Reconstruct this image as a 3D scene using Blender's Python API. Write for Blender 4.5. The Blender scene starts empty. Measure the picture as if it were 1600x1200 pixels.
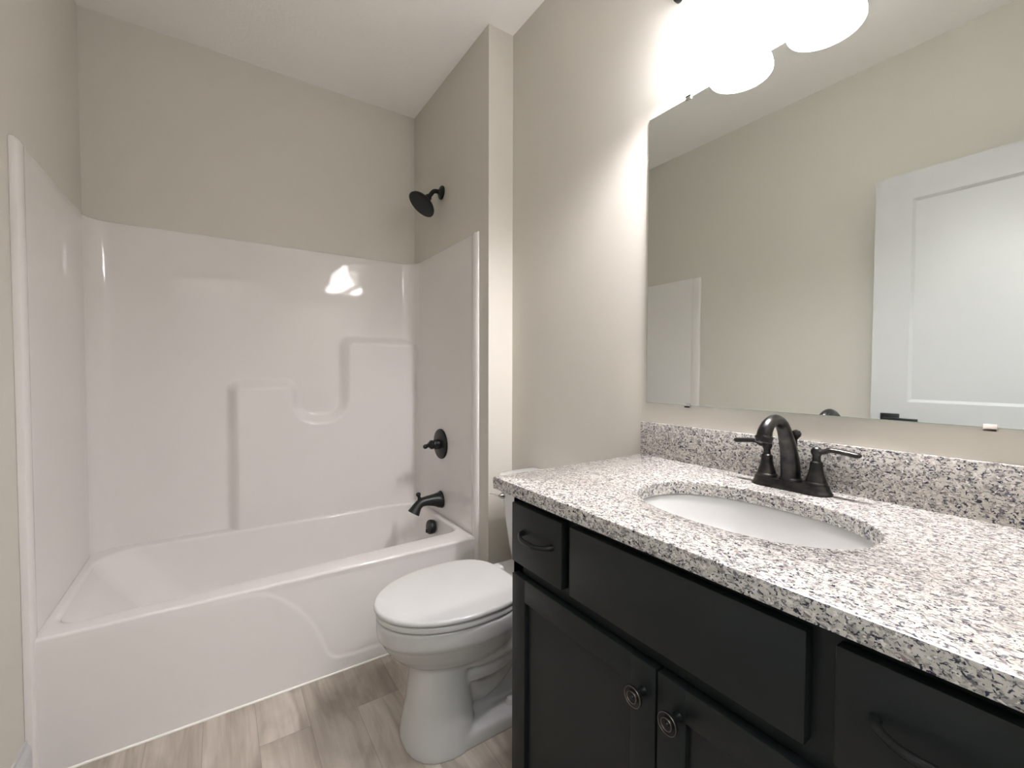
import bpy, bmesh, math, random
import numpy as np
from mathutils import Vector, Matrix, Quaternion

SC = bpy.context.scene
COL = SC.collection
random.seed(7)
PI = math.pi

# ------------------------------------------------------------------ camera
CAM_H, F_PX, YAW, PITCH, ROLL = 1.2018, 688.34, 0.5901, 0.0281, 0.0027
fw = Vector((math.sin(YAW) * math.cos(PITCH), math.cos(YAW) * math.cos(PITCH), -math.sin(PITCH)))
rt = Vector((math.cos(YAW), -math.sin(YAW), 0.0))
up = rt.cross(fw)
rt2 = rt * math.cos(ROLL) + up * math.sin(ROLL)
up2 = up * math.cos(ROLL) - rt * math.sin(ROLL)
cam_data = bpy.data.cameras.new('camera')
cam = bpy.data.objects.new('camera', cam_data)
COL.objects.link(cam)
cam_data.sensor_width = 36.0
cam_data.lens = 36.0 * F_PX / 1600.0
cam_data.clip_start = 0.02
M = Matrix((rt2, up2, -fw)).transposed().to_4x4()
M.translation = (0, 0, CAM_H)
cam.matrix_world = M
SC.camera = cam

# ------------------------------------------------------------------ world, added hall fill light, exposure
W = bpy.data.worlds.new('world')
SC.world = W
W.use_nodes = True
W.node_tree.nodes['Background'].inputs[0].default_value = (0.80, 0.85, 0.95, 1)
W.node_tree.nodes['Background'].inputs[1].default_value = 0.3

def area_lamp(name, loc, rot, sx, sy, power, color):
    d = bpy.data.lights.new(name, 'AREA')
    d.shape = 'RECTANGLE'; d.size = sx; d.size_y = sy
    d.energy = power; d.color = color
    o = bpy.data.objects.new(name, d)
    o.location = loc; o.rotation_euler = rot
    COL.objects.link(o)
    return o
area_lamp('hall_fill_light', (0.15, -0.85, 2.70), (0, 0, 0), 1.2, 0.6, 17.0, (0.90, 0.95, 1.0))  # unseen area light added in the hall as cool fill through the doorway

SHADE_EMIT = 11.5
BULB_POWER = 10.0
BULB_COLOR = (0.985, 0.96, 1.0)
SC.view_settings.view_transform = 'Standard'
SC.view_settings.look = 'None'
SC.view_settings.gamma = 1.0
SC.view_settings.use_curve_mapping = False
SC.view_settings.exposure = 1.09
try:
    SC.cycles.use_denoising = True
    SC.cycles.max_bounces = 10
    SC.cycles.diffuse_bounces = 6
    SC.cycles.glossy_bounces = 6
    SC.cycles.sample_clamp_indirect = 6.0
    SC.cycles.caustics_reflective = False
    SC.cycles.caustics_refractive = False
except Exception:
    pass

# ------------------------------------------------------------------ materials
def srgb(r, g, b):
    f = lambda c: (c / 255 / 12.92) if c / 255 <= 0.04045 else ((c / 255 + 0.055) / 1.055) ** 2.4
    return (f(r), f(g), f(b), 1.0)

def mat(name, color, rough=0.5, metal=0.0, coat=0.0, spec=0.5):
    m = bpy.data.materials.new(name)
    m.use_nodes = True
    b = m.node_tree.nodes['Principled BSDF']
    b.inputs['Base Color'].default_value = color if len(color) == 4 else (*color, 1)
    b.inputs['Roughness'].default_value = rough
    b.inputs['Metallic'].default_value = metal
    b.inputs['Coat Weight'].default_value = coat
    b.inputs['Coat Roughness'].default_value = 0.05
    b.inputs['Specular IOR Level'].default_value = spec
    return m

def nodes(m):
    return m.node_tree.nodes, m.node_tree.links, m.node_tree.nodes['Principled BSDF']

def add_bump(m, scale, strength, dist=0.002, detail=2.0):
    n, l, b = nodes(m)
    tc = n.new('ShaderNodeTexCoord')
    nz = n.new('ShaderNodeTexNoise'); nz.inputs['Scale'].default_value = scale; nz.inputs['Detail'].default_value = detail
    bp = n.new('ShaderNodeBump'); bp.inputs['Strength'].default_value = strength; bp.inputs['Distance'].default_value = dist
    l.new(tc.outputs['Object'], nz.inputs['Vector'])
    l.new(nz.outputs['Fac'], bp.inputs['Height'])
    l.new(bp.outputs['Normal'], b.inputs['Normal'])

def ramp(n, stops, interp='LINEAR'):
    r = n.new('ShaderNodeValToRGB')
    r.color_ramp.interpolation = interp
    e = r.color_ramp.elements
    while len(e) < len(stops):
        e.new(0.5)
    for i, (p, c) in enumerate(stops):
        e[i].position = p
        e[i].color = c if len(c) == 4 else (*c, 1)
    return r

def mixc(n, l, fac, a, b, mode='MIX'):
    x = n.new('ShaderNodeMix'); x.data_type = 'RGBA'; x.blend_type = mode
    for sock, val in ((x.inputs[0], fac), (x.inputs[6], a), (x.inputs[7], b)):
        if hasattr(val, 'is_output'):
            l.new(val, sock)
        else:
            sock.default_value = val
    return x.outputs[2]

MT = {}
MT['wall'] = mat('greige_wall_paint', (0.63, 0.607, 0.546), 0.62, spec=0.35); add_bump(MT['wall'], 260, 0.10)
MT['ceiling'] = mat('ceiling_paint', (0.92, 0.90, 0.87), 0.8, spec=0.2); add_bump(MT['ceiling'], 60, 0.25, 0.004, 4)
MT['white_paint'] = mat('white_trim_paint', (0.54, 0.545, 0.55), 0.35); add_bump(MT['white_paint'], 120, 0.03)
MT['acrylic'] = mat('white_gelcoat', (0.75, 0.727, 0.71), 0.05, spec=0.35); add_bump(MT['acrylic'], 5, 0.03, 0.004)
MT['caulk'] = mat('white_caulk', (0.88, 0.86, 0.80), 0.4); add_bump(MT['caulk'], 80, 0.05)
MT['porcelain'] = mat('white_porcelain', (0.58, 0.58, 0.57), 0.10, coat=0.3); add_bump(MT['porcelain'], 6, 0.02, 0.003)
MT['sink_glaze'] = mat('white_sink_glaze', (0.60, 0.60, 0.59), 0.10, coat=0.3); add_bump(MT['sink_glaze'], 6, 0.02, 0.003)
MT['seat_plastic'] = mat('white_seat_plastic', (0.61, 0.61, 0.60), 0.18); add_bump(MT['seat_plastic'], 8, 0.01)
MT['cabinet'] = mat('charcoal_cabinet_paint', (0.0082, 0.0112, 0.0110), 0.42, spec=0.30); add_bump(MT['cabinet'], 180, 0.04)
MT['cabinet_dark'] = mat('cabinet_recess', (0.010, 0.011, 0.011), 0.6); add_bump(MT['cabinet_dark'], 100, 0.04)
MT['black_metal'] = mat('matte_black_metal', (0.010, 0.012, 0.012), 0.38, 0.35); add_bump(MT['black_metal'], 200, 0.03)
MT['chrome'] = mat('chrome_metal', (0.75, 0.75, 0.74), 0.12, 1.0); add_bump(MT['chrome'], 100, 0.01)
MT['clip'] = mat('clear_plastic_clip', (0.78, 0.72, 0.66), 0.2); add_bump(MT['clip'], 100, 0.01)

def bronze():
    m = mat('oil_rubbed_bronze', (0.05, 0.047, 0.044), 0.30, 0.85)
    n, l, b = nodes(m)
    tc = n.new('ShaderNodeTexCoord')
    nz = n.new('ShaderNodeTexNoise'); nz.inputs['Scale'].default_value = 38; nz.inputs['Detail'].default_value = 5
    l.new(tc.outputs['Object'], nz.inputs['Vector'])
    r = ramp(n, [(0.35, (0.022, 0.022, 0.022)), (0.62, (0.050, 0.047, 0.045)), (0.80, (0.10, 0.078, 0.066))])
    l.new(nz.outputs['Fac'], r.inputs['Fac'])
    l.new(r.outputs['Color'], b.inputs['Base Color'])
    return m
MT['bronze'] = bronze()
MT['copper_wear'] = mat('worn_copper_rub', (0.20, 0.16, 0.135), 0.35, 0.8); add_bump(MT['copper_wear'], 150, 0.03)

def granite():
    m = mat('speckled_granite', (0.7, 0.68, 0.64), 0.16, coat=0.25)
    n, l, b = nodes(m)
    tc = n.new('ShaderNodeTexCoord')
    mp = n.new('ShaderNodeMapping'); mp.inputs['Scale'].default_value = (1.0, 0.72, 1.0)
    mp.inputs['Rotation'].default_value = (0.3, 0.2, 0.5)
    l.new(tc.outputs['Object'], mp.inputs['Vector'])
    def noise(scale, detail, off, dist=0.0, rough=0.5):
        a = n.new('ShaderNodeVectorMath'); a.inputs[1].default_value = off
        l.new(mp.outputs['Vector'], a.inputs[0])
        z = n.new('ShaderNodeTexNoise'); z.inputs['Scale'].default_value = scale; z.inputs['Detail'].default_value = detail
        z.inputs['Distortion'].default_value = dist; z.inputs['Roughness'].default_value = rough
        l.new(a.outputs['Vector'], z.inputs['Vector'])
        return z.outputs['Fac']
    def mask(fac, lo, hi):
        r = ramp(n, [(lo, (0, 0, 0)), (hi, (1, 1, 1))])
        l.new(fac, r.inputs['Fac'])
        return r.outputs['Color']
    base = mixc(n, l, mask(noise(80, 3, (3, 1, 7)), 0.40, 0.62), (0.55, 0.53, 0.495, 1), (0.45, 0.428, 0.388, 1))
    c1 = mixc(n, l, mask(noise(118, 4, (11, 5, 2), 0.8), 0.530, 0.60), base, (0.30, 0.288, 0.268, 1))
    c2 = mixc(n, l, mask(noise(150, 3, (1, 15, 9), 0.6), 0.60, 0.64), c1, (0.23, 0.185, 0.185, 1))
    c3 = mixc(n, l, mask(noise(165, 4, (21, 8, 4), 1.2, 0.55), 0.560, 0.60), c2, (0.115, 0.12, 0.135, 1))
    c4 = mixc(n, l, mask(noise(240, 3, (2, 31, 14), 0.8), 0.590, 0.62), c3, (0.020, 0.022, 0.042, 1))
    c5 = mixc(n, l, mask(noise(200, 2, (9, 3, 27)), 0.63, 0.66), c4, (0.66, 0.645, 0.62, 1))
    l.new(c5, b.inputs['Base Color'])
    return m
MT['granite'] = granite()

def planks():
    m = mat('greige_vinyl_plank', (0.3, 0.27, 0.24), 0.42, spec=0.4)
    n, l, b = nodes(m)
    tc = n.new('ShaderNodeTexCoord')
    mp = n.new('ShaderNodeMapping'); mp.inputs['Rotation'].default_value = (0, 0, PI / 2)
    mp.inputs['Location'].default_value = (0.37, 0.055, 0)
    l.new(tc.outputs['Object'], mp.inputs['Vector'])
    br = n.new('ShaderNodeTexBrick')
    br.offset = 0.37; br.squash = 1.0
    br.inputs['Scale'].default_value = 1.0
    br.inputs['Brick Width'].default_value = 1.22; br.inputs['Row Height'].default_value = 0.152
    br.inputs['Mortar Size'].default_value = 0.0008; br.inputs['Mortar Smooth'].default_value = 0.2
    br.inputs['Bias'].default_value = 0.0
    br.inputs['Color1'].default_value = (0.0, 0.0, 0.0, 1); br.inputs['Color2'].default_value = (1, 1, 1, 1)
    br.inputs['Mortar'].default_value = (0.5, 0.5, 0.5, 1)
    l.new(mp.outputs['Vector'], br.inputs['Vector'])
    off = n.new('ShaderNodeVectorMath'); off.operation = 'MULTIPLY_ADD'
    off.inputs[1].default_value = (3, 7, 5)
    l.new(br.outputs['Color'], off.inputs[0]); l.new(tc.outputs['Object'], off.inputs[2])
    def grain(sx, sy, scale, detail, dist):
        g = n.new('ShaderNodeMapping'); g.inputs['Scale'].default_value = (sx, sy, 1)
        l.new(off.outputs['Vector'], g.inputs['Vector'])
        z = n.new('ShaderNodeTexNoise'); z.inputs['Scale'].default_value = scale
        z.inputs['Detail'].default_value = detail; z.inputs['Distortion'].default_value = dist
        l.new(g.outputs['Vector'], z.inputs['Vector'])
        return z.outputs['Fac']
    r1 = ramp(n, [(0.28, (0.25, 0.215, 0.180)), (0.48, (0.43, 0.382, 0.330)), (0.72, (0.60, 0.548, 0.490))])
    l.new(grain(5.0, 1.3, 1.6, 5, 1.2), r1.inputs['Fac'])
    r2 = ramp(n, [(0.35, (0.62, 0.59, 0.56)), (0.60, (1, 1, 1))])
    l.new(grain(46, 2.4, 1.5, 6, 0.6), r2.inputs['Fac'])
    c = mixc(n, l, 0.32, r1.outputs['Color'], r2.outputs['Color'], 'MULTIPLY')
    tone = ramp(n, [(0.0, (0.90, 0.885, 0.87)), (1.0, (1.08, 1.08, 1.08))])
    l.new(br.outputs['Color'], tone.inputs['Fac'])
    c = mixc(n, l, 1.0, c, tone.outputs['Color'], 'MULTIPLY')
    sm = ramp(n, [(0.62, (1, 1, 1)), (0.80, (0.55, 0.50, 0.46))])
    l.new(grain(11, 3.0, 1.1, 3, 0.8), sm.inputs['Fac'])
    c = mixc(n, l, 0.7, c, sm.outputs['Color'], 'MULTIPLY')
    c = mixc(n, l, br.outputs['Fac'], c, (0.27, 0.235, 0.20, 1))
    l.new(c, b.inputs['Base Color'])
    return m
MT['floor'] = planks()

def mirror_mat():
    m = mat('silvered_mirror', (0.83, 0.865, 0.83), 0.015, 1.0)
    add_bump(m, 2, 0.002, 0.001)
    return m
MT['mirror'] = mirror_mat()
MT['glass_edge'] = mat('mirror_glass_edge', (0.42, 0.52, 0.47), 0.15); add_bump(MT['glass_edge'], 60, 0.02)

def shade_mat():
    m = mat('lit_frosted_glass', (0.9, 0.88, 0.85), 0.3)
    n, l, b = nodes(m)
    b.inputs['Emission Color'].default_value = (0.985, 0.96, 1.0, 1)
    b.inputs['Emission Strength'].default_value = SHADE_EMIT
    return m
MT['shade'] = shade_mat()
def bulb_mat():
    m = mat('lit_bulb', (0.9, 0.9, 0.9), 0.3)
    n, l, b = nodes(m)
    b.inputs['Emission Color'].default_value = (1.0, 0.95, 0.90, 1)
    b.inputs['Emission Strength'].default_value = 6.0
    return m
MT['bulb'] = bulb_mat()

# ------------------------------------------------------------------ mesh helpers
def add_box(bm, x0, x1, y0, y1, z0, z1, bev=0.0, seg=2):
    vs = [bm.verts.new((x, y, z)) for x in (x0, x1) for y in (y0, y1) for z in (z0, z1)]
    idx = [(0, 1, 3, 2), (4, 6, 7, 5), (0, 4, 5, 1), (2, 3, 7, 6), (0, 2, 6, 4), (1, 5, 7, 3)]
    fs = [bm.faces.new([vs[i] for i in f]) for f in idx]
    if bev > 0:
        es = list({e for f in fs for e in f.edges})
        bmesh.ops.bevel(bm, geom=es, offset=bev, segments=seg, profile=0.5, affect='EDGES')

def frame_of(d):
    d = Vector(d).normalized()
    a = Vector((0, 0, 1)) if abs(d.z) < 0.9 else Vector((1, 0, 0))
    u = d.cross(a).normalized()
    return u, d.cross(u).normalized(), d

def loft(bm, loops, cap0=True, cap1=True):
    rings = [[bm.verts.new(p) for p in lp] for lp in loops]
    n = len(rings[0])
    for a, b in zip(rings, rings[1:]):
        for i in range(n):
            j = (i + 1) % n
            bm.faces.new((a[i], a[j], b[j], b[i]))
    if cap0: bm.faces.new(list(reversed(rings[0])))
    if cap1: bm.faces.new(rings[-1])
    return rings

def add_lathe(bm, origin, axis, profile, seg=40, cap0=True, cap1=True):
    """profile: list of (distance along the axis, radius)"""
    u, v, d = frame_of(axis); o = Vector(origin)
    loft(bm, [[o + d * t + (u * math.cos(2 * PI * k / seg) + v * math.sin(2 * PI * k / seg)) * max(r, 1e-5)
               for k in range(seg)] for t, r in profile], cap0, cap1)

def smooth_path(pts, n=8, closed=False):
    P = [Vector(p) for p in pts]
    out = []
    for i in range(len(P) - 1):
        p0 = P[max(i - 1, 0)]; p1 = P[i]; p2 = P[i + 1]; p3 = P[min(i + 2, len(P) - 1)]
        for k in range(n):
            t = k / n
            out.append(0.5 * ((2 * p1) + (p2 - p0) * t + (2 * p0 - 5 * p1 + 4 * p2 - p3) * t * t + (3 * p1 - p0 - 3 * p2 + p3) * t ** 3))
    out.append(P[-1])
    return out

def add_tube(bm, pts, radii, seg=20, n=8, flat=None):
    """swept tube through pts; the radius is interpolated; flat=(su, sv) squashes the section"""
    path = smooth_path(pts, n)
    rr = [v.x for v in smooth_path([(r, 0, 0) for r in radii], n)]
    tan = [(path[min(i + 1, len(path) - 1)] - path[max(i - 1, 0)]).normalized() for i in range(len(path))]
    u, v, _ = frame_of(tan[0])
    loops = []
    for i, p in enumerate(path):
        if i:
            q = tan[i - 1].rotation_difference(tan[i])
            u = q @ u; v = q @ v
        su, sv = flat or (1, 1)
        loops.append([p + u * rr[i] * su * math.cos(2 * PI * k / seg) + v * rr[i] * sv * math.sin(2 * PI * k / seg) for k in range(seg)])
    loft(bm, loops)

def add_ball(bm, c, r, seg=20, squash=1.0):
    add_lathe(bm, (c[0], c[1], c[2] - r * squash), (0, 0, 1),
              [(r * squash * (1 - math.cos(PI * k / 12)), r * math.sin(PI * k / 12)) for k in range(13)], seg)

def obj(name, bm, m, parent=None, smooth=True, angle=35, label=None):
    bmesh.ops.recalc_face_normals(bm, faces=bm.faces[:])
    me = bpy.data.meshes.new(name)
    bm.to_mesh(me); bm.free()
    mats = m if isinstance(m, (list, tuple)) else [m]
    for x in mats: me.materials.append(x)
    if smooth:
        me.polygons.foreach_set('use_smooth', [True] * len(me.polygons))
        me.set_sharp_from_angle(angle=math.radians(angle))
    o = bpy.data.objects.new(name, me)
    COL.objects.link(o)
    if parent is not None:
        o.parent = parent
        root = parent
        off = Vector((0, 0, 0))
        while root is not None:
            off += root.location; root = root.parent
        me.transform(Matrix.Translation(-off))
    if label: o['label'] = label
    return o

def thing(name, label, cat, loc):
    o = bpy.data.objects.new(name, None)
    o.empty_display_size = 0.1
    COL.objects.link(o)
    o.location = loc
    o['label'] = label; o['category'] = cat
    return o

def struct(name, bm, m, parent=None, **k):
    o = obj(name, bm, m, parent, **k)
    if parent is None: o['kind'] = 'structure'
    return o

def new(): return bmesh.new()

# ------------------------------------------------------------------ the room
XL, XA, XV = -0.472, 1.022, 1.1513         # left wall, tub alcove right wall, vanity wall
YF, YW, YT, YB = -0.06, 1.7177, 1.8185, 2.605   # door wall, wing wall, tub front, alcove back wall
ZC = 2.743
YH = -1.45                                 # far side of the hall

def boxes(*bs):
    bm = new()
    for b in bs: add_box(bm, *b)
    return bm
struct('floor', boxes((-1.0, 1.5, YH, 2.73, -0.05, 0)), MT['floor'], smooth=False)
struct('ceiling', boxes((-1.0, 1.5, YH, 2.73, ZC, ZC + 0.06)), MT['ceiling'], smooth=False)
struct('wall_left', boxes((XL - 0.12, XL, YF, YB + 0.12, 0, ZC)), MT['wall'], smooth=False)
struct('wall_back', boxes((XL, XV + 0.12, YB, YB + 0.12, 0, ZC)), MT['wall'], smooth=False)
struct('wall_wing', boxes((XA, XV + 0.12, YW, YB, 0, ZC)), MT['wall'], smooth=False)
struct('wall_right', boxes((XV, XV + 0.12, YF, YW, 0, ZC)), MT['wall'], smooth=False)
DX0, DX1, DZ = -0.326, 0.524, 2.105        # doorway
struct('wall_front', boxes((-1.0, DX0 - 0.02, YF - 0.12, YF, 0, ZC), (DX1 + 0.02, 1.5, YF - 0.12, YF, 0, ZC),
                           (DX0 - 0.02, DX1 + 0.02, YF - 0.12, YF, DZ + 0.02, ZC)), MT['wall'], smooth=False)
struct('wall_hall', boxes((-1.0, 1.5, YH - 0.1, YH, 0, ZC), (-1.1, -1.0, YH, YF, 0, ZC), (1.5, 1.6, YH, YF, 0, ZC)), MT['wall'], smooth=False)
# door frame lining the doorway
struct('trim_1', boxes((DX0 - 0.02, DX0, YF - 0.12, YF, 0, DZ), (DX1, DX1 + 0.02, YF - 0.12, YF, 0, DZ),
                       (DX0 - 0.02, DX1 + 0.02, YF - 0.12, YF, DZ, DZ + 0.02)), MT['white_paint'], smooth=False)
# baseboards
bm = new()
prof = [(0, 0), (0.014, 0), (0.014, 0.108), (0.011, 0.120), (0.006, 0.128), (0.005, 0.140), (0, 0.140)]
loft(bm, [[(XL + a, y, z) for a, z in prof] for y in (YF + 0.005, YT - 0.018)])
struct('baseboard_left', bm, MT['white_paint'], angle=25)
bm = new()
loft(bm, [[(XV - a, y, z) for a, z in prof] for y in (0.90, YW - 0.0)])
struct('baseboard_right', bm, MT['white_paint'], angle=25)
# white bead where the tub apron meets the floor
bm = new()
add_tube(bm, [(XL + 0.03, YT - 0.002, 0.002), (0.3, YT - 0.002, 0.002), (XA - 0.01, YT - 0.002, 0.002)], [0.0048] * 3, 10, 4)
struct('trim_2', bm, MT['caulk'])

# ------------------------------------------------------------------ door, standing open on the left
bm = new()
dx0, dx1, dy0, dy1, dz0, dz1 = DX0 + 0.001, -0.290, -0.040, 0.788, 0.014, 2.094
def door_face(bm, x, s):
    """one face of the two panel door, with sunk panels"""
    ys = [dy0, dy0 + 0.125, dy1 - 0.132, dy1]
    zs = [dz0, 0.235, 0.905, 1.070, 1.975, dz1]
    d, w = 0.009, 0.012
    grid = {}
    def V(y, z, xx):
        k = (round(y, 4), round(z, 4), round(xx, 4))
        if k not in grid: grid[k] = bm.verts.new((xx, y, z))
        return grid[k]
    for i in range(3):
        for j in range(5):
            y0, y1, z0, z1 = ys[i], ys[i + 1], zs[j], zs[j + 1]
            if i == 1 and j in (1, 3):
                a = [(y0, z0), (y1, z0), (y1, z1), (y0, z1)]
                b = [(y0 + w, z0 + w), (y1 - w, z0 + w), (y1 - w, z1 - w), (y0 + w, z1 - w)]
                for k in range(4):
                    q = (k + 1) % 4
                    bm.faces.new((V(*a[k], x), V(*a[q], x), V(*b[q], x - s * d), V(*b[k], x - s * d)))
                bm.faces.new([V(*p, x - s * d) for p in b])
            else:
                bm.faces.new((V(y0, z0, x), V(y1, z0, x), V(y1, z1, x), V(y0, z1, x)))
door_face(bm, dx1, 1); door_face(bm, dx0, -1)
for (a, b) in (((dy0, dz0), (dy1, dz0)), ((dy1, dz0), (dy1, dz1)), ((dy1, dz1), (dy0, dz1)), ((dy0, dz1), (dy0, dz0))):
    bm.faces.new([bm.verts.new(p) for p in ((dx0, *a), (dx0, *b), (dx1, *b), (dx1, *a))])
bmesh.ops.remove_doubles(bm, verts=bm.verts[:], dist=1e-5)
door = struct('door_1', bm, MT['white_paint'], smooth=False)
bm = new()
hy, hz = 0.715, 0.981
add_box(bm, dx1 - 0.0005, dx1 + 0.010, hy - 0.034, hy + 0.034, hz - 0.034, hz + 0.034, 0.002)
add_lathe(bm, (dx1 + 0.008, hy, hz), (1, 0, 0), [(0, 0.013), (0.030, 0.011), (0.050, 0.011)], 20)
add_box(bm, dx1 + 0.040, dx1 + 0.054, hy - 0.108, hy + 0.012, hz - 0.002, hz + 0.018, 0.003)
obj('door_handle', bm, MT['black_metal'], door, label='black lever handle on a square plate')
for z in (0.25, 1.05, 1.85):
    bm = new()
    add_lathe(bm, (dx1 + 0.004, dy0 - 0.006, z - 0.045), (0, 0, 1), [(0, 0.006), (0.09, 0.006)], 12)
    obj('hinge', bm, MT['black_metal'], door, label='black hinge')

# ------------------------------------------------------------------ bathtub with its one-piece surround
TXL, TXR, TYB = -0.4560, 1.0149, 2.596      # faces of the surround
ZR, ZS = 0.4159, 1.8529
tub = thing('bathtub', 'glossy white one-piece tub with tall surround filling the alcove', 'bathtub', (0.28, 2.2, 0))

def rrect(x0, x1, y0, y1, r, z, per=14):
    """rounded rectangle loop; r may be four radii (x1y1, x0y1, x0y0, x1y0)"""
    rs = r if isinstance(r, (list, tuple)) else (r,) * 4
    pts = []
    for q, (sx, sy) in enumerate(((1, 1), (0, 1), (0, 0), (1, 0))):
        rr = rs[q]
        cx = x1 - rr if sx else x0 + rr
        cy = y1 - rr if sy else y0 + rr
        for k in range(per + 1):
            a = PI / 2 * (q + k / per)
            pts.append((cx + rr * math.cos(a), cy + rr * math.sin(a), z))
    return pts

def resample_sides(lp, per=14, side=24):
    """adds points along the four straight sides so that lofted faces stay small"""
    n = per + 1
    out = []
    for q in range(4):
        arc = lp[q * n:(q + 1) * n]
        out += arc
        a = Vector(arc[-1]); b = Vector(lp[((q + 1) % 4) * n])
        for k in range(1, side):
            out.append(tuple(a.lerp(b, k / side)))
    return out

bm = new()
R0 = 0.010
loops = []
for k in range(7):                                   # rounded outer front edge of the rim
    a = PI / 2 * k / 6
    off = R0 * (1 - math.cos(a))
    loops.append(rrect(TXL + 0.001, TXR - 0.001, YT + off, TYB, 0.004, ZR - R0 + R0 * math.sin(a)))
ix0, ix1, iy0, iy1 = -0.424, 0.985, 1.918, 2.528     # inner edge of the rim
ri = (0.10, 0.14, 0.07, 0.07)
RI = 0.016
for k in range(7):                                   # rolled inner edge
    a = PI / 2 * k / 6
    off = RI * math.sin(a)
    loops.append(rrect(ix0 - RI + off, ix1 + RI - off, iy0 - RI + off, iy1 + RI - off, ri, ZR - RI + RI * math.cos(a)))
for t in (0.12, 0.25, 0.4, 0.55, 0.7, 0.82, 0.91, 0.97, 1.0):
    z = ZR - RI - t * (ZR - RI - 0.085)
    s = t if t < 0.82 else 0.82 + (t - 0.82) * 1.0
    bul = 0.0 if t < 0.8 else ((t - 0.8) / 0.2) ** 2 * 0.06   # soft turn into the floor of the tub
    loops.append(rrect(ix0 + 0.24 * s + bul, ix1 - 0.040 * s - bul, iy0 + 0.040 * s + bul, iy1 - 0.035 * s - bul, (0.10, 0.15, 0.10, 0.09), z))
def skew(lp):                                        # the front rim widens a little towards the drain end
    return [(x, y + 0.040 * (x - 0.2) * max(0.0, min(1.0, (2.45 - y) / 0.5)), z) for x, y, z in lp]
loft(bm, [resample_sides(lp) for lp in loops[:7]] + [skew(resample_sides(lp)) for lp in loops[7:]], cap0=False, cap1=True)
# apron: a grid whose left and lower part stands a little proud along an S-shaped line
S_CURVE = [(-0.02, 0.4175), (0.038, 0.4108), (0.107, 0.3984), (0.165, 0.370), (0.21, 0.333), (0.275, 0.259), (0.316, 0.1805),
           (0.338, 0.1167), (0.360, 0.079), (0.391, 0.062), (0.4655, 0.056), (0.571, 0.054), (0.80, 0.054), (1.10, 0.054)]
sc_p = np.array([(p.x, p.y) for p in smooth_path([(a, b, 0) for a, b in S_CURVE], 6)])
def seg_dist(px, pz, poly):
    a = poly[:-1]; b = poly[1:]; d = b - a
    t = np.clip(((px[:, None] - a[:, 0]) * d[:, 0] + (pz[:, None] - a[:, 1]) * d[:, 1]) / (d ** 2).sum(1), 0, 1)
    qx = a[:, 0] + t * d[:, 0] - px[:, None]; qz = a[:, 1] + t * d[:, 1] - pz[:, None]
    return np.sqrt((qx ** 2 + qz ** 2).min(1))
def sstep(e0, e1, x):
    t = np.clip((x - e0) / (e1 - e0), 0, 1)
    return t * t * (3 - 2 * t)
nx, nz = 300, 90
gx = np.linspace(TXL - 0.0150, TXR + 0.0055, nx); gz = np.linspace(0, ZR - R0, nz)
GX, GZ = np.meshgrid(gx, gz)
px, pz = GX.ravel(), GZ.ravel()
dist = seg_dist(px, pz, sc_p)
xc = np.interp(pz, sc_p[::-1, 1][np.argsort(sc_p[::-1, 1])], sc_p[::-1, 0][np.argsort(sc_p[::-1, 1])])
zc_at = np.interp(px, sc_p[:, 0], sc_p[:, 1])
sgn = np.where(pz < zc_at, 1.0, -1.0)
h = 0.0034 * sstep(-0.008, 0.008, dist * sgn) * sstep(0.0, 0.02, ZR - R0 - pz) 
yy = YT - h + 0.0018 * sstep(0, 0.02, ZR - R0 - pz)
vs = [bm.verts.new((px[i], yy[i], pz[i])) for i in range(len(px))]
for j in range(nz - 1):
    for i in range(nx - 1):
        a = j * nx + i
        bm.faces.new((vs[a], vs[a + 1], vs[a + nx + 1], vs[a + nx]))
obj('tub_basin', bm, MT['acrylic'], tub, angle=60)

# surround wall: plan path x vertical rows, the back wall carrying the raised stepped panel
def fillet(poly, radii, n=8):
    out = []
    m = len(poly)
    for i in range(m):
        p = Vector(poly[i]); a = Vector(poly[i - 1]); b = Vector(poly[(i + 1) % m]); r = radii[i]
        if r <= 0: out.append(tuple(p)); continue
        u = (a - p).normalized(); v = (b - p).normalized()
        ang = u.angle(v); t = r / math.tan(ang / 2)
        c = p + (u + v).normalized() * (r / math.sin(ang / 2))
        s0 = p + u * t - c; s1 = p + v * t - c
        tot = math.atan2(s0.x * s1.y - s0.y * s1.x, s0.dot(s1))
        for k in range(n + 1):
            q = tot * k / n
            out.append((c.x + s0.x * math.cos(q) - s0.y * math.sin(q), c.y + s0.x * math.sin(q) + s0.y * math.cos(q)))
    return out
panel = fillet([(0.060, 0.30), (0.060, 1.135), (0.341, 1.135), (0.341, 0.945), (0.594, 0.945), (0.594, 1.378), (1.20, 1.378), (1.20, 0.30)],
               [0, 0.035, 0.05, 0.10, 0.10, 0.045, 0, 0])
panel_np = np.array(panel + [panel[0]])
def inside(px, pz, poly):
    c = np.zeros(len(px), bool)
    for (x0, z0), (x1, z1) in zip(poly[:-1], poly[1:]):
        cond = ((z0 > pz) != (z1 > pz))
        with np.errstate(divide='ignore', invalid='ignore'):
            xi = (x1 - x0) * (pz - z0) / (z1 - z0 if z1 != z0 else 1e-9) + x0
        c ^= cond & (px < xi)
    return c
path = []
RC = 0.085
for k in range(13): path.append((TXL, 1.80 + (TYB - RC - 1.80) * k / 12))
for k in range(1, 13):
    a = PI - PI / 2 * k / 12
    path.append((TXL + RC + RC * math.cos(a), TYB - RC + RC * math.sin(a)))
nb = 210
for k in range(1, nb + 1): path.append((TXL + RC + (TXR - TXL - 2 * RC) * k / nb, TYB))
for k in range(1, 17):
    a = PI / 2 - PI / 2 * k / 16
    path.append((TXR - RC + RC * math.cos(a), TYB - RC + RC * math.sin(a)))
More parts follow.
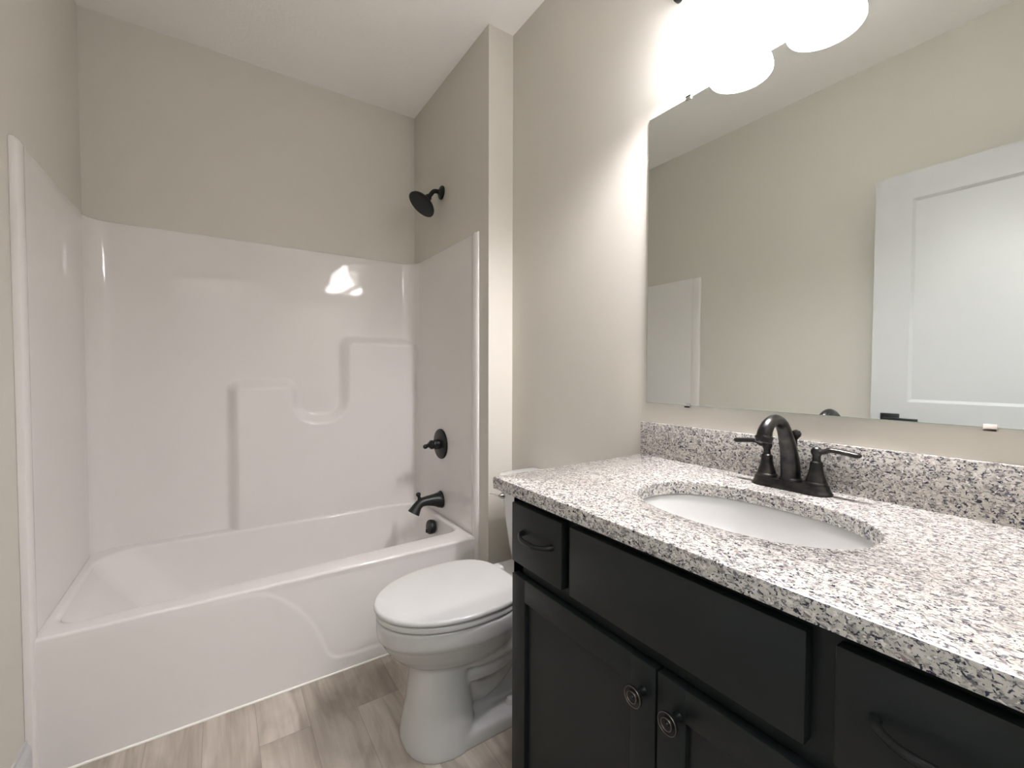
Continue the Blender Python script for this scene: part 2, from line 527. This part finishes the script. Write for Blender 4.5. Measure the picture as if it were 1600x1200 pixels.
for k in range(1, 13): path.append((TXR, TYB - RC - (TYB - RC - 1.80) * k / 12))
rows = list(np.linspace(0.405, 1.42, 170)) + list(np.linspace(1.44, ZS - 0.006, 12))
PX = np.array([p[0] for p in path]); PY = np.array([p[1] for p in path])
bm = new()
grid = []
D, WD = 0.048, 0.058
for z in rows:
    zz = np.full(len(PX), z)
    sd = seg_dist(PX, zz, panel_np) * np.where(inside(PX, zz, panel_np), 1, -1)
    hh = D * sstep(-WD / 2, WD / 2, sd)
    y = np.where((PX > -0.2), np.minimum(PY, TYB - hh), PY)
    grid.append([bm.verts.new((PX[i], y[i], z)) for i in range(len(PX))])
# rounded top edge and return to the drywall
for dz, din in ((0.003, 0.0012), (0.006, 0.004)):
    ring = []
    for i, (x, y) in enumerate(path):
        cx, cy = min(max(x, TXL + RC), TXR - RC), min(y, TYB - RC)
        v = Vector((x - cx, y - cy)); v = v.normalized() if v.length > 1e-6 else Vector((0, 1))
        ring.append(bm.verts.new((x + v.x * din, y + v.y * din, ZS - 0.006 + dz)))
    grid.append(ring)
ring = []
for x, y in path:
    X = XL + 0.0008 if x < TXL + RC * 0.30 else (XA - 0.0008 if x > TXR - RC * 0.30 else x)
    Y = YB - 0.0008 if y > TYB - RC * 0.30 else y
    ring.append(bm.verts.new((X, Y, ZS)))
grid.append(ring)
for a, b in zip(grid, grid[1:]):
    for i in range(len(a) - 1):
        bm.faces.new((a[i], a[i + 1], b[i + 1], b[i]))
obj('surround_wall', bm, MT['acrylic'], tub, angle=50)
# rounded front flanges of the two side walls, floor to top
for s, xw, xf in ((1, XL + 0.0008, TXL), (-1, XA - 0.0008, TXR)):
    bm = new()
    b, a, yc = (0.006 if s > 0 else 0.009), 0.029, 1.829
    sec = [(xw - s * 0.0, yc + a)] + [(xf + s * b * math.sin(PI * k / 14) ** 1.4, yc + a * math.cos(PI * k / 14)) for k in range(15)] + [(xw, yc - a)]
    lv = [(0.0, 1.0), (ZR, 1.0), (1.0, 1.0), (ZS - 0.012, 1.0), (ZS - 0.004, 0.9), (ZS, 0.7)]
    loops = []
    for z, f in lv:
        loops.append([(xw + (x - xw) * f, yc + (y - yc) * (0.9 + 0.1 * f), z) for x, y in sec])
    loft(bm, loops)
    obj('flange', bm, MT['acrylic'], tub, angle=60)
# overflow cover on the sloped end of the basin
oc = Vector((0.966, 2.215, 0.356)); ax = Vector((-1, 0, 0.12)).normalized()
bm = new()
add_lathe(bm, oc - ax * 0.004, ax, [(0, 0.036), (0.012, 0.038), (0.024, 0.038), (0.029, 0.035), (0.030, 0.020), (0.031, 0.001)], 36)
add_box(bm, 0.926, 0.934, 2.210, 2.220, 0.330, 0.350, 0.002)
obj('overflow_cover', bm, MT['black_metal'], tub, label='round black overflow cover')

# ------------------------------------------------------------------ shower fittings on the alcove's right wall
YS = 2.21
t = thing('showerhead', 'black round shower head on a bent arm, high on the alcove wall', 'shower head', (XA, YS, 2.165))
bm = new()
add_lathe(bm, (XA - 0.0006, YS, 2.165), (-1, 0, 0), [(0, 0.036), (0.006, 0.036), (0.011, 0.030), (0.014, 0.016), (0.022, 0.013)], 36)
obj('wall_flange', bm, MT['black_metal'], t)
bm = new()
add_tube(bm, [(XA - 0.005, YS, 2.165), (0.990, YS, 2.166), (0.972, YS, 2.160), (0.958, YS, 2.143), (0.945, YS, 2.126)], [0.0115, 0.0115, 0.0115, 0.0115, 0.0115], 18, 8)
obj('arm', bm, MT['black_metal'], t)
bm = new()
hd = Vector((-0.64, 0, -0.77)).normalized(); j = Vector((0.949, YS, 2.131))
add_lathe(bm, j, hd, [(0, 0.011), (0.004, 0.017), (0.016, 0.019), (0.022, 0.019), (0.026, 0.024), (0.034, 0.034), (0.042, 0.050), (0.050, 0.064), (0.058, 0.073), (0.066, 0.077), (0.072, 0.077)], 44)
head = obj('head', bm, MT['black_metal'], t)
bm = new()
add_lathe(bm, j + hd * 0.0715, hd, [(0, 0.073), (0.002, 0.072), (0.003, 0.060), (0.002, 0.001)], 44)
obj('spray_face', bm, MT['cabinet_dark'], head)

t = thing('shower_valve', 'black round valve plate with lever, above the tub spout', 'shower valve', (TXR, YS, 0.806))
bm = new()
add_lathe(bm, (TXR - 0.0006, YS, 0.806), (-1, 0, 0), [(0, 0.082), (0.005, 0.082), (0.010, 0.079), (0.014, 0.070), (0.016, 0.035), (0.017, 0.030)], 52)
obj('escutcheon', bm, MT['black_metal'], t)
bm = new()
add_lathe(bm, (TXR - 0.012, YS, 0.806), (-1, 0, 0), [(0, 0.028), (0.028, 0.027), (0.031, 0.023), (0.036, 0.022), (0.042, 0.025), (0.050, 0.024), (0.056, 0.018), (0.062, 0.014)], 32)
hub = obj('hub', bm, MT['black_metal'], t)
bm = new()
add_tube(bm, [(0.953, YS, 0.806), (0.938, YS - 0.004, 0.806), (0.925, YS - 0.012, 0.804), (0.914, YS - 0.022, 0.803)], [0.012, 0.010, 0.011, 0.012], 16, 6)
add_ball(bm, (0.912, YS - 0.024, 0.803), 0.0125)
obj('lever', bm, MT['black_metal'], hub)

t = thing('tub_spout', 'black tub spout with diverter knob, below the valve plate', 'spout', (TXR, YS, 0.497))
bm = new()
add_tube(bm, [(TXR - 0.0025, YS, 0.5), (TXR - 0.005, YS, 0.5), (1.000, YS, 0.5), (0.975, YS, 0.503), (0.935, YS, 0.505), (0.900, YS, 0.501), (0.878, YS, 0.485), (0.866, YS, 0.468), (0.855, YS, 0.450)],
         [0.047, 0.0455, 0.042, 0.034, 0.027, 0.024, 0.024, 0.028, 0.033], 28, 8)
obj('spout_body', bm, MT['black_metal'], t)
bm = new()
add_lathe(bm, (0.890, YS, 0.515), (-0.25, 0, 1), [(0, 0.013), (0.010, 0.010), (0.020, 0.008), (0.026, 0.011), (0.033, 0.014), (0.040, 0.011), (0.044, 0.003)], 20)
obj('diverter_knob', bm, MT['black_metal'], t)

# ------------------------------------------------------------------ toilet
TY = 1.338
toi = thing('toilet', 'white two-piece toilet with closed lid between tub and vanity', 'toilet', (0.75, TY, 0))
def egg(xf, xb, hw, z, n=56, ex=2.0, tilt=0.0, squareback=1.0):
    """egg outline: round nose at xf (towards -x), blunter back at xb"""
    cx = xf + (xb - xf) * 0.56
    out = []
    for k in range(n):
        a = 2 * PI * k / n
        c, s = math.cos(a), math.sin(a)
        rx = (xb - cx) if c > 0 else (cx - xf)
        e = 2.0 / (ex if c <= 0 else ex * squareback)
        X = cx + rx * math.copysign(abs(c) ** e, c)
        Y = TY + hw * math.copysign(abs(s) ** e, s)
        out.append((X, Y, z + tilt * (X - cx)))
    return out
bm = new()
# bowl
loft(bm, [egg(0.405, 0.93, 0.186, 0.428), egg(0.400, 0.93, 0.190, 0.420), egg(0.400, 0.93, 0.190, 0.392), egg(0.402, 0.93, 0.189, 0.372),
          egg(0.410, 0.925, 0.180, 0.362), egg(0.418, 0.92, 0.173, 0.345), egg(0.438, 0.91, 0.158, 0.315), egg(0.468, 0.89, 0.136, 0.283),
          egg(0.515, 0.85, 0.105, 0.255), egg(0.56, 0.80, 0.07, 0.24)])
# front pedestal
loft(bm, [egg(0.478, 0.715, 0.134, 0.0, ex=2.3), egg(0.478, 0.715, 0.134, 0.014, ex=2.3), egg(0.484, 0.712, 0.129, 0.05, ex=2.3), egg(0.498, 0.706, 0.116, 0.12, ex=2.3),
          egg(0.506, 0.700, 0.107, 0.19, ex=2.3), egg(0.510, 0.695, 0.103, 0.25, ex=2.2), egg(0.520, 0.690, 0.098, 0.29, ex=2.2)])
# foot plate
loft(bm, [rrect(0.58, 0.965, TY - 0.130, TY + 0.130, 0.05, z) for z in (0.0, 0.030)] +
         [rrect(0.58, 0.960, TY - 0.126, TY + 0.126, 0.048, 0.042), rrect(0.60, 0.950, TY - 0.112, TY + 0.112, 0.045, 0.050)])
# trapway behind the pedestal
add_tube(bm, [(0.60, TY, 0.25), (0.68, TY, 0.16), (0.75, TY, 0.13), (0.82, TY, 0.17), (0.86, TY, 0.25), (0.92, TY, 0.27), (0.96, TY, 0.20), (0.965, TY, 0.08), (0.965, TY, 0.0)],
         [0.085, 0.078, 0.072, 0.070, 0.072, 0.072, 0.070, 0.068, 0.068], 24, 6)
add_box(bm, 0.66, 0.93, TY - 0.045, TY + 0.045, 0.03, 0.30)
# ribs that run from the bowl back to the trapway
for s in (-1, 1):
    add_tube(bm, [(0.60, TY + s * 0.070, 0.262), (0.70, TY + s * 0.095, 0.262), (0.78, TY + s * 0.112, 0.278), (0.86, TY + s * 0.118, 0.312), (0.92, TY + s * 0.115, 0.350)], [0.020, 0.024, 0.026, 0.028, 0.028], 14, 5)
    add_tube(bm, [(0.60, TY + s * 0.050, 0.205), (0.70, TY + s * 0.072, 0.205), (0.78, TY + s * 0.088, 0.222), (0.86, TY + s * 0.092, 0.26), (0.92, TY + s * 0.09, 0.31)], [0.024, 0.028, 0.030, 0.032, 0.032], 14, 5)
# tank deck
loft(bm, [rrect(0.83, 1.125, TY - 0.075, TY + 0.075, 0.03, 0.26), rrect(0.84, 1.13, TY - 0.11, TY + 0.11, 0.035, 0.335),
          rrect(0.82, 1.135, TY - 0.165, TY + 0.165, 0.045, 0.385), rrect(0.82, 1.135, TY - 0.170, TY + 0.170, 0.045, 0.418), rrect(0.828, 1.13, TY - 0.162, TY + 0.162, 0.045, 0.428)])
bowl = obj('bowl', bm, MT['porcelain'], toi, angle=180)
rm = bowl.modifiers.new('blend', 'REMESH'); rm.mode = 'VOXEL'; rm.voxel_size = 0.0055; rm.use_smooth_shade = True
sm = bowl.modifiers.new('soften', 'SMOOTH'); sm.factor = 0.5; sm.iterations = 6
bpy.context.view_layer.update()
me = bpy.data.meshes.new_from_object(bowl.evaluated_get(bpy.context.evaluated_depsgraph_get()))
bowl.modifiers.clear()
bowl.data = me
for v in me.vertices:                                # keep the foot flat on the floor
    if v.co.z < 0.016: v.co.z = max(0.0, (v.co.z - 0.006) * 1.6)
me.polygons.foreach_set('use_smooth', [True] * len(me.polygons))
# seat and lid
def slab_egg(xf, xb, hw, z0, z1, r, dome=0.0, sq=1.5):
    bm = new()
    L = []
    for k in range(5):
        a = PI / 2 * k / 4
        L.append(egg(xf + r * (1 - math.sin(a)), xb - r * (1 - math.sin(a)), hw - r * (1 - math.sin(a)), z0 + r * (1 - math.cos(a)), squareback=sq))
    for k in range(5):
        a = PI / 2 * k / 4
        L.append(egg(xf + r * (1 - math.cos(a)), xb - r * (1 - math.cos(a)), hw - r * (1 - math.cos(a)), z1 - r + r * math.sin(a), squareback=sq))
    for f in (0.8, 0.6, 0.4, 0.2, 0.05):
        cx = (xf + xb) / 2
        q = 1 - f
        L.append([(cx + (x - cx) * f, TY + (y - TY) * f, z1 + dome * q * (2 - q)) for x, y, z in egg(xf + r, xb - r, hw - r, z1, squareback=sq)])
    loft(bm, L)
    return bm
bm = slab_egg(0.400, 0.868, 0.190, 0.430, 0.450, 0.007)
obj('seat', bm, MT['seat_plastic'], toi, angle=50)
bm = slab_egg(0.394, 0.872, 0.194, 0.4525, 0.4705, 0.008, 0.004)
obj('lid', bm, MT['seat_plastic'], toi, angle=50)
for s in (-1, 1):
    bm = new()
    add_box(bm, 0.862, 0.900, TY + s * 0.075 - 0.022, TY + s * 0.075 + 0.022, 0.427, 0.462, 0.008, 3)
    obj('hinge', bm, MT['seat_plastic'], toi)
# tank, lid, lever
def tank_loop(xf, hw, z, xb=1.146, r=0.055):
    return rrect(xf, xb, TY - hw, TY + hw, (0.012, r, r, 0.012), z)
bm = new()
loft(bm, [tank_loop(1.02, 0.140, 0.418), tank_loop(0.996, 0.160, 0.426), tank_loop(0.985, 0.172, 0.445), tank_loop(0.978, 0.180, 0.50), tank_loop(0.968, 0.192, 0.60), tank_loop(0.960, 0.199, 0.70), tank_loop(0.956, 0.202, 0.748)])
obj('tank', bm, MT['porcelain'], toi, angle=50)
bm = new()
loft(bm, [tank_loop(0.956, 0.203, 0.744, 1.147), tank_loop(0.946, 0.212, 0.748, 1.148), tank_loop(0.944, 0.214, 0.756, 1.148), tank_loop(0.944, 0.214, 0.770, 1.148), tank_loop(0.947, 0.211, 0.779, 1.147), tank_loop(0.954, 0.204, 0.785, 1.145), tank_loop(0.975, 0.185, 0.788, 1.135)])
obj('tank_lid', bm, MT['porcelain'], toi, angle=50)
bm = new()
add_lathe(bm, (0.962, TY + 0.155, 0.700), (-1, 0, 0), [(0, 0.014), (0.010, 0.013), (0.016, 0.009), (0.022, 0.008)], 20)
add_tube(bm, [(0.942, TY + 0.158, 0.700), (0.936, TY + 0.185, 0.698), (0.938, TY + 0.222, 0.692)], [0.007, 0.006, 0.007], 12, 6, (1.0, 0.6))
obj('flush_lever', bm, MT['chrome'], toi, label='small metal flush lever')
bm = new()
add_lathe(bm, (0.835, TY - 0.085, 0.047), (0, 0, 1), [(0, 0.018), (0.010, 0.017), (0.020, 0.012), (0.024, 0.002)], 20)
obj('bolt_cap', bm, MT['porcelain'], toi)

# ------------------------------------------------------------------ vanity cabinet
VX, VY0, VY1 = 0.606, 0.008, 0.893        # face frame plane, right and left end
van = thing('vanity_cabinet', 'charcoal painted bathroom cabinet with drawers and two shaker doors', 'cabinet', (0.87, 0.45, 0))
bm = new()
for b in ((VX, XV - 0.003, VY1 - 0.018, VY1, 0.0, 0.906), (VX, XV - 0.003, VY0, VY0 + 0.018, 0.0, 0.906),
          (VX, XV - 0.003, VY0, VY1, 0.10, 0.118), (XV - 0.010, XV - 0.003, VY0, VY1, 0.10, 0.906)):
    add_box(bm, *b)
obj('carcass', bm, MT['cabinet'], van, smooth=False)
bm = new()
for b in ((VX - 0.0005, VX + 0.018, VY0, VY1, 0.868, 0.906), (VX - 0.0005, VX + 0.018, VY0, VY1, 0.700, 0.770), (VX - 0.0005, VX + 0.018, VY0, VY1, 0.10, 0.14),
          (VX - 0.0005, VX + 0.018, VY1 - 0.04, VY1, 0.10, 0.906), (VX - 0.0005, VX + 0.018, VY0, VY0 + 0.04, 0.10, 0.906),
          (VX - 0.0004, VX + 0.018, 0.64, 0.71, 0.70, 0.906), (VX - 0.0004, VX + 0.018, 0.19, 0.26, 0.70, 0.906)):
    add_box(bm, *b)
obj('face_frame', bm, MT['cabinet'], van, smooth=False)
bm = new()
add_box(bm, VX + 0.07, VX + 0.085, VY0 + 0.018, VY1 - 0.018, 0.0, 0.10)
obj('toe_kick', bm, MT['cabinet_dark'], van, smooth=False)
FX = 0.586
def pull(y0, z, parent):
    """arched bar pull, y0 its far end"""
    y1 = y0 - 0.106
    bm = new()
    ym = (y0 + y1) / 2
    pts = [(FX + 0.002, y0, z), (FX - 0.010, y0 - 0.003, z), (FX - 0.021, y0 - 0.016, z - 0.001), (FX - 0.027, ym + 0.022, z - 0.002), (FX - 0.0285, ym, z - 0.002),
           (FX - 0.027, ym - 0.022, z - 0.002), (FX - 0.021, y1 + 0.016, z - 0.001), (FX - 0.010, y1 + 0.003, z), (FX + 0.002, y1, z)]
    add_tube(bm, pts, [0.0065, 0.0055, 0.0046, 0.005, 0.0055, 0.005, 0.0046, 0.0055, 0.0065], 14, 6)
    return obj('pull', bm, MT['black_metal'], parent)
def front(name, y0, y1, z0, z1):
    bm = new(); add_box(bm, FX, VX - 0.0006, y0, y1, z0, z1, 0.0022, 2)
    return obj(name, bm, MT['cabinet'], van)
d1 = front('drawer', 0.690, 0.874, 0.748, 0.889); pull(0.826, 0.828, d1)
d2 = front('drawer', 0.030, 0.206, 0.748, 0.889); pull(0.168, 0.828, d2)
front('false_front', 0.236, 0.666, 0.748, 0.889)
def shaker(y0, y1, z0, z1, knob_y):
    bm = new()
    s, r = 0.052, 0.053
    add_box(bm, FX, VX - 0.0006, y0, y0 + s, z0, z1, 0.0018)
    add_box(bm, FX, VX - 0.0006, y1 - s, y1, z0, z1, 0.0018)
    add_box(bm, FX, VX - 0.0006, y0 + s - 0.0015, y1 - s + 0.0015, z1 - r, z1, 0.0018)
    add_box(bm, FX, VX - 0.0006, y0 + s - 0.0015, y1 - s + 0.0015, z0, z0 + r, 0.0018)
    add_box(bm, FX + 0.0095, VX - 0.003, y0 + s - 0.004, y1 - s + 0.004, z0 + r - 0.004, z1 - r + 0.004)
    d = obj('door', bm, MT['cabinet'], van)
    bm = new()
    add_lathe(bm, (FX + 0.001, knob_y, 0.668), (-1, 0, 0), [(0, 0.0085), (0.004, 0.007), (0.010, 0.0062), (0.016, 0.0075), (0.020, 0.013), (0.0225, 0.0165), (0.025, 0.0172), (0.0270, 0.0165), (0.0266, 0.0140), (0.0262, 0.0105), (0.0282, 0.0098), (0.0288, 0.0085), (0.0276, 0.0070), (0.0276, 0.0040), (0.0296, 0.0030), (0.0304, 0.0005)], 36)
    k = obj('knob', bm, MT['black_metal'], d)
    for q, rr in ((0.0274, 0.0164), (0.0290, 0.0094)):
        bm = new()
        path = [(FX + 0.001 - q, knob_y + rr * math.cos(2 * PI * i / 40), 0.668 + rr * math.sin(2 * PI * i / 40)) for i in range(41)]
        add_tube(bm, path, [0.00055] * 41, 6, 1)
        obj('worn_ring', bm, MT['copper_wear'], k, label='rubbed lighter ring')
shaker(0.4535, 0.872, 0.125, 0.718, 0.4785)
shaker(0.032, 0.4495, 0.125, 0.718, 0.4115)

# ------------------------------------------------------------------ granite counter, backsplash
KX, KY1, KY0, KZ, KB = 0.5764, 0.9454, -0.052, 0.9371, 0.9075
SX, SY, SAX, SAY = 0.851, 0.461, 0.147, 0.215
def sell(cx, cy, ax_, ay_, z, angs, e=2.25):
    return [(cx + ax_ * math.copysign(abs(math.cos(a)) ** (2 / e), math.cos(a)), cy + ay_ * math.copysign(abs(math.sin(a)) ** (2 / e), math.sin(a)), z) for a in angs]
def rect_at(x0, x1, y0, y1, z, angs):
    out = []
    for a in angs:
        dx, dy = math.cos(a), math.sin(a)
        t = min(((x1 - SX) / dx if dx > 0 else (x0 - SX) / dx) if abs(dx) > 1e-9 else 9e9,
                ((y1 - SY) / dy if dy > 0 else (y0 - SY) / dy) if abs(dy) > 1e-9 else 9e9)
        out.append((SX + dx * t, SY + dy * t, z))
    return out
KX1 = XV - 0.001
angs = [2 * PI * k / 128 for k in range(128)]
for x in (KX, KX1):
    for y in (KY0, KY1):
        angs.append(math.atan2(y - SY, x - SX) % (2 * PI))
angs = sorted(set(angs))
bm = new()
e = 0.0035
loops = [rect_at(KX, KX1, KY0, KY1, KB, angs), rect_at(KX, KX1, KY0, KY1, KZ - e, angs), rect_at(KX + e * 0.3, KX1, KY0, KY1 - e * 0.3, KZ - e * 0.3, angs),
         rect_at(KX + e, KX1, KY0, KY1 - e, KZ, angs), sell(SX, SY, SAX + 0.003, SAY + 0.003, KZ, angs), sell(SX, SY, SAX + 0.001, SAY + 0.001, KZ - 0.001, angs),
         sell(SX, SY, SAX, SAY, KZ - 0.003, angs), sell(SX, SY, SAX, SAY, KB, angs), rect_at(KX, KX1, KY0, KY1, KB, angs)]
loft(bm, loops, False, False)
bmesh.ops.remove_doubles(bm, verts=bm.verts[:], dist=1e-6)
o = obj('countertop', bm, MT['granite'], angle=30)
o['label'] = 'speckled grey and cream granite countertop with oval sink cutout'; o['category'] = 'countertop'
bm = new()
add_box(bm, 1.1313, XV - 0.0005, KY0, KY1, KZ - 0.0002, 1.0432, 0.002)
o = obj('backsplash', bm, MT['granite'], angle=30)
o['label'] = 'low speckled granite strip standing against the wall below the mirror'; o['category'] = 'backsplash'

# ------------------------------------------------------------------ sink
snk = thing('sink', 'white oval undermount sink below the granite cutout', 'sink', (SX, SY, 0.77))
bm = new()
A = [2 * PI * k / 96 for k in range(96)]
inner = [(1.10, KB - 0.0005), (1.045, KB - 0.0005), (1.03, KB - 0.004), (1.0, KB - 0.02), (0.965, KB - 0.05), (0.90, KB - 0.085), (0.80, KB - 0.112), (0.65, KB - 0.130), (0.45, KB - 0.140), (0.25, KB - 0.145), (0.11, KB - 0.147)]
outer = [(0.11, KB - 0.157), (0.45, KB - 0.150), (0.80, KB - 0.124), (0.93, KB - 0.09), (1.02, KB - 0.03), (1.04, KB - 0.014), (1.10, KB - 0.014), (1.10, KB - 0.0005)]
loft(bm, [sell(SX, SY, SAX * s, SAY * s if s < 0.3 else SAY * s, z, A) for s, z in inner + outer], False, False)
bmesh.ops.remove_doubles(bm, verts=bm.verts[:], dist=1e-6)
obj('basin', bm, MT['sink_glaze'], snk, angle=60)
bm = new()
add_lathe(bm, (SX, SY, KB - 0.158), (0, 0, 1), [(0, 0.022), (0.010, 0.024), (0.0125, 0.030), (0.0145, 0.028), (0.0135, 0.020), (0.015, 0.017), (0.017, 0.001)], 32)
obj('drain', bm, MT['bronze'], snk, label='dark bronze drain')

# ------------------------------------------------------------------ faucet
FXC, FYC = 1.083, 0.476
fau = thing('faucet', 'dark bronze two-handle faucet with arched spout behind the sink', 'faucet', (FXC, FYC, KZ))
def stadium(hx, hy, z, n=20):
    out = []
    for s, a0 in ((1, 0), (-1, PI)):
        for k in range(n + 1):
            a = a0 + PI * k / n
            out.append((FXC + hx * math.cos(a), FYC + s * (hy - hx) + hx * math.sin(a), z))
    return out
bm = new()
loft(bm, [stadium(0.0285, 0.0835, KZ - 0.0002), stadium(0.0285, 0.0835, KZ + 0.003), stadium(0.0275, 0.0825, KZ + 0.005), stadium(0.0255, 0.0805, KZ + 0.007), stadium(0.0235, 0.0785, KZ + 0.012), stadium(0.0220, 0.0770, KZ + 0.018), stadium(0.0210, 0.0760, KZ + 0.020)])
obj('base_plate', bm, MT['bronze'], fau, angle=40)
bm = new()
zb = KZ + 0.018
add_lathe(bm, (FXC + 0.002, FYC, zb), (0, 0, 1), [(0, 0.0235), (0.003, 0.0240), (0.006, 0.0225), (0.008, 0.0205), (0.010, 0.0205)], 36)
sp = [(FXC + dx, FYC, zb + dz) for dx, dz in ((0.002, 0.006), (-0.001, 0.035), (-0.010, 0.070), (-0.026, 0.105), (-0.045, 0.132),
      (-0.073, 0.1425), (-0.099, 0.1365), (-0.1155, 0.122), (-0.1205, 0.106))]
add_tube(bm, sp, [0.0200, 0.0195, 0.0175, 0.0150, 0.0130, 0.0125, 0.0130, 0.0143, 0.0158], 28, 8)
e0 = Vector(sp[-1]); ed = Vector((-0.20, 0, -1)).normalized()
add_lathe(bm, e0 - ed * 0.006, ed, [(0, 0.0165), (0.002, 0.0175), (0.006, 0.0175), (0.008, 0.0162), (0.012, 0.0162), (0.014, 0.015)], 28)
obj('spout', bm, MT['bronze'], fau, angle=40)
for s in (-1, 1):
    hyy = FYC + s * 0.052
    bm = new()
    add_lathe(bm, (FXC, hyy, zb), (0, 0, 1), [(0, 0.0215), (0.004, 0.0225), (0.007, 0.0215), (0.009, 0.0195), (0.012, 0.0195), (0.018, 0.0175), (0.028, 0.0145), (0.040, 0.0125), (0.050, 0.0122), (0.052, 0.0112), (0.054, 0.0085), (0.062, 0.0075), (0.066, 0.0085)], 32)
    hb = obj('handle', bm, MT['bronze'], fau, angle=40)
    bm = new()
    zk = zb + 0.074
    add_ball(bm, (FXC, hyy, zk), 0.0115)
    add_tube(bm, [(FXC, hyy, zk), (FXC, hyy + s * 0.014, zk + 0.002), (FXC, hyy + s * 0.026, zk + 0.007), (FXC, hyy + s * 0.048, zk + 0.006), (FXC, hyy + s * 0.072, zk + 0.003)], [0.0095, 0.0088, 0.0082, 0.0086, 0.0094], 18, 6, (1.0, 0.66))
    add_ball(bm, (FXC, hyy + s * 0.072, zk + 0.003), 0.0092, 16, 0.66)
    obj('lever', bm, MT['bronze'], hb, angle=50)
bm = new()
add_lathe(bm, (FXC + 0.024, FYC, KZ + 0.010), (0, 0, 1), [(0, 0.003), (0.100, 0.003), (0.104, 0.006), (0.108, 0.0095), (0.114, 0.0105), (0.120, 0.008), (0.123, 0.001)], 20)
obj('lift_rod', bm, MT['bronze'], fau)

# ------------------------------------------------------------------ mirror
MY0, MY1, MZ0, MZ1 = 0.035, 0.9348, 1.1034, 1.9961
mir = thing('wall_mirror', 'large frameless mirror clipped on the wall above the vanity', 'mirror', (XV, (MY0 + MY1) / 2, MZ0))
bm = new()
x0, x1, w = XV - 0.0065, XV - 0.0005, 0.0016
lo = [(x1, MY0, MZ0), (x1, MY1, MZ0), (x1, MY1, MZ1), (x1, MY0, MZ1)]
ri_ = [(x0 + w, MY0, MZ0), (x0 + w, MY1, MZ0), (x0 + w, MY1, MZ1), (x0 + w, MY0, MZ1)]
fr = [(x0, MY0 + w, MZ0 + w), (x0, MY1 - w, MZ0 + w), (x0, MY1 - w, MZ1 - w), (x0, MY0 + w, MZ1 - w)]
loft(bm, [lo, ri_, fr])
for f in bm.faces:
    f.material_index = 0 if all(abs(v.co.x - x0) < 1e-6 for v in f.verts) else 1
obj('mirror_glass', bm, [MT['mirror'], MT['glass_edge']], mir, smooth=False)
for y, z, s in ((0.785, MZ0, -1), (0.176, MZ0, -1), (0.795, MZ1, 1), (0.176, MZ1, 1)):
    bm = new()
    add_box(bm, x0 - 0.003, XV - 0.0002, y - 0.009, y + 0.009, z + (0 if s > 0 else -0.006), z + (0.006 if s > 0 else 0), 0.001)
    add_box(bm, x0 - 0.003, x0 - 0.0002, y - 0.009, y + 0.009, z - (0.007 if s > 0 else 0.006), z + (0.006 if s > 0 else 0.007), 0.001)
    obj('mirror_clip', bm, MT['clip'] if y < 0.5 else MT['chrome'], mir, label='small mirror clip')

# ------------------------------------------------------------------ vanity light above the mirror
lig = thing('vanity_light', 'three-light wall fixture with glowing white bell shades above the mirror', 'light fixture', (XV, 0.49, 2.33))
bm = new()
add_box(bm, XV - 0.030, XV - 0.0003, 0.14, 0.84, 2.285, 2.375, 0.010, 3)
obj('back_plate', bm, MT['bronze'], lig)
LX, LZ = 1.043, 2.042
for y in (0.700, 0.490, 0.280):
    bm = new()
    add_tube(bm, [(XV - 0.025, y, 2.33), (XV - 0.060, y, 2.335), (LX + 0.015, y, 2.318), (LX, y, 2.285), (LX, y, 2.262)], [0.008] * 5, 14, 6)
    obj('arm', bm, MT['bronze'], lig)
    bm = new()
    add_lathe(bm, (LX, y, 2.225), (0, 0, 1), [(0, 0.034), (0.012, 0.034), (0.020, 0.026), (0.042, 0.022), (0.046, 0.008)], 28)
    obj('socket', bm, MT['bronze'], lig)
    bm = new()
    prof = [(0.190, 0.030), (0.165, 0.032), (0.140, 0.035), (0.115, 0.040), (0.090, 0.048), (0.066, 0.059), (0.044, 0.071), (0.026, 0.0785), (0.012, 0.0815), (0.003, 0.081), (0.0, 0.079)]
    prof += [(z + 0.001, r - 0.003) for z, r in reversed(prof)]
    add_lathe(bm, (LX, y, LZ), (0, 0, 1), prof, 48, False, False)
    sh = obj('shade', bm, MT['shade'], lig, label='glowing white bell shade')
    bm = new()
    add_lathe(bm, (LX, y, LZ + 0.060), (0, 0, 1), [(0, 0.001), (0.004, 0.014), (0.012, 0.022), (0.025, 0.027), (0.040, 0.024), (0.060, 0.015), (0.080, 0.013), (0.160, 0.013)], 24)
    obj('bulb', bm, MT['bulb'], sh)
    ld = bpy.data.lights.new('bulb_lamp', 'POINT'); ld.energy = BULB_POWER; ld.color = BULB_COLOR; ld.shadow_soft_size = 0.022
    lo_ = bpy.data.objects.new('bulb_lamp', ld); COL.objects.link(lo_)
    lo_.location = (LX, y, LZ + 0.034)
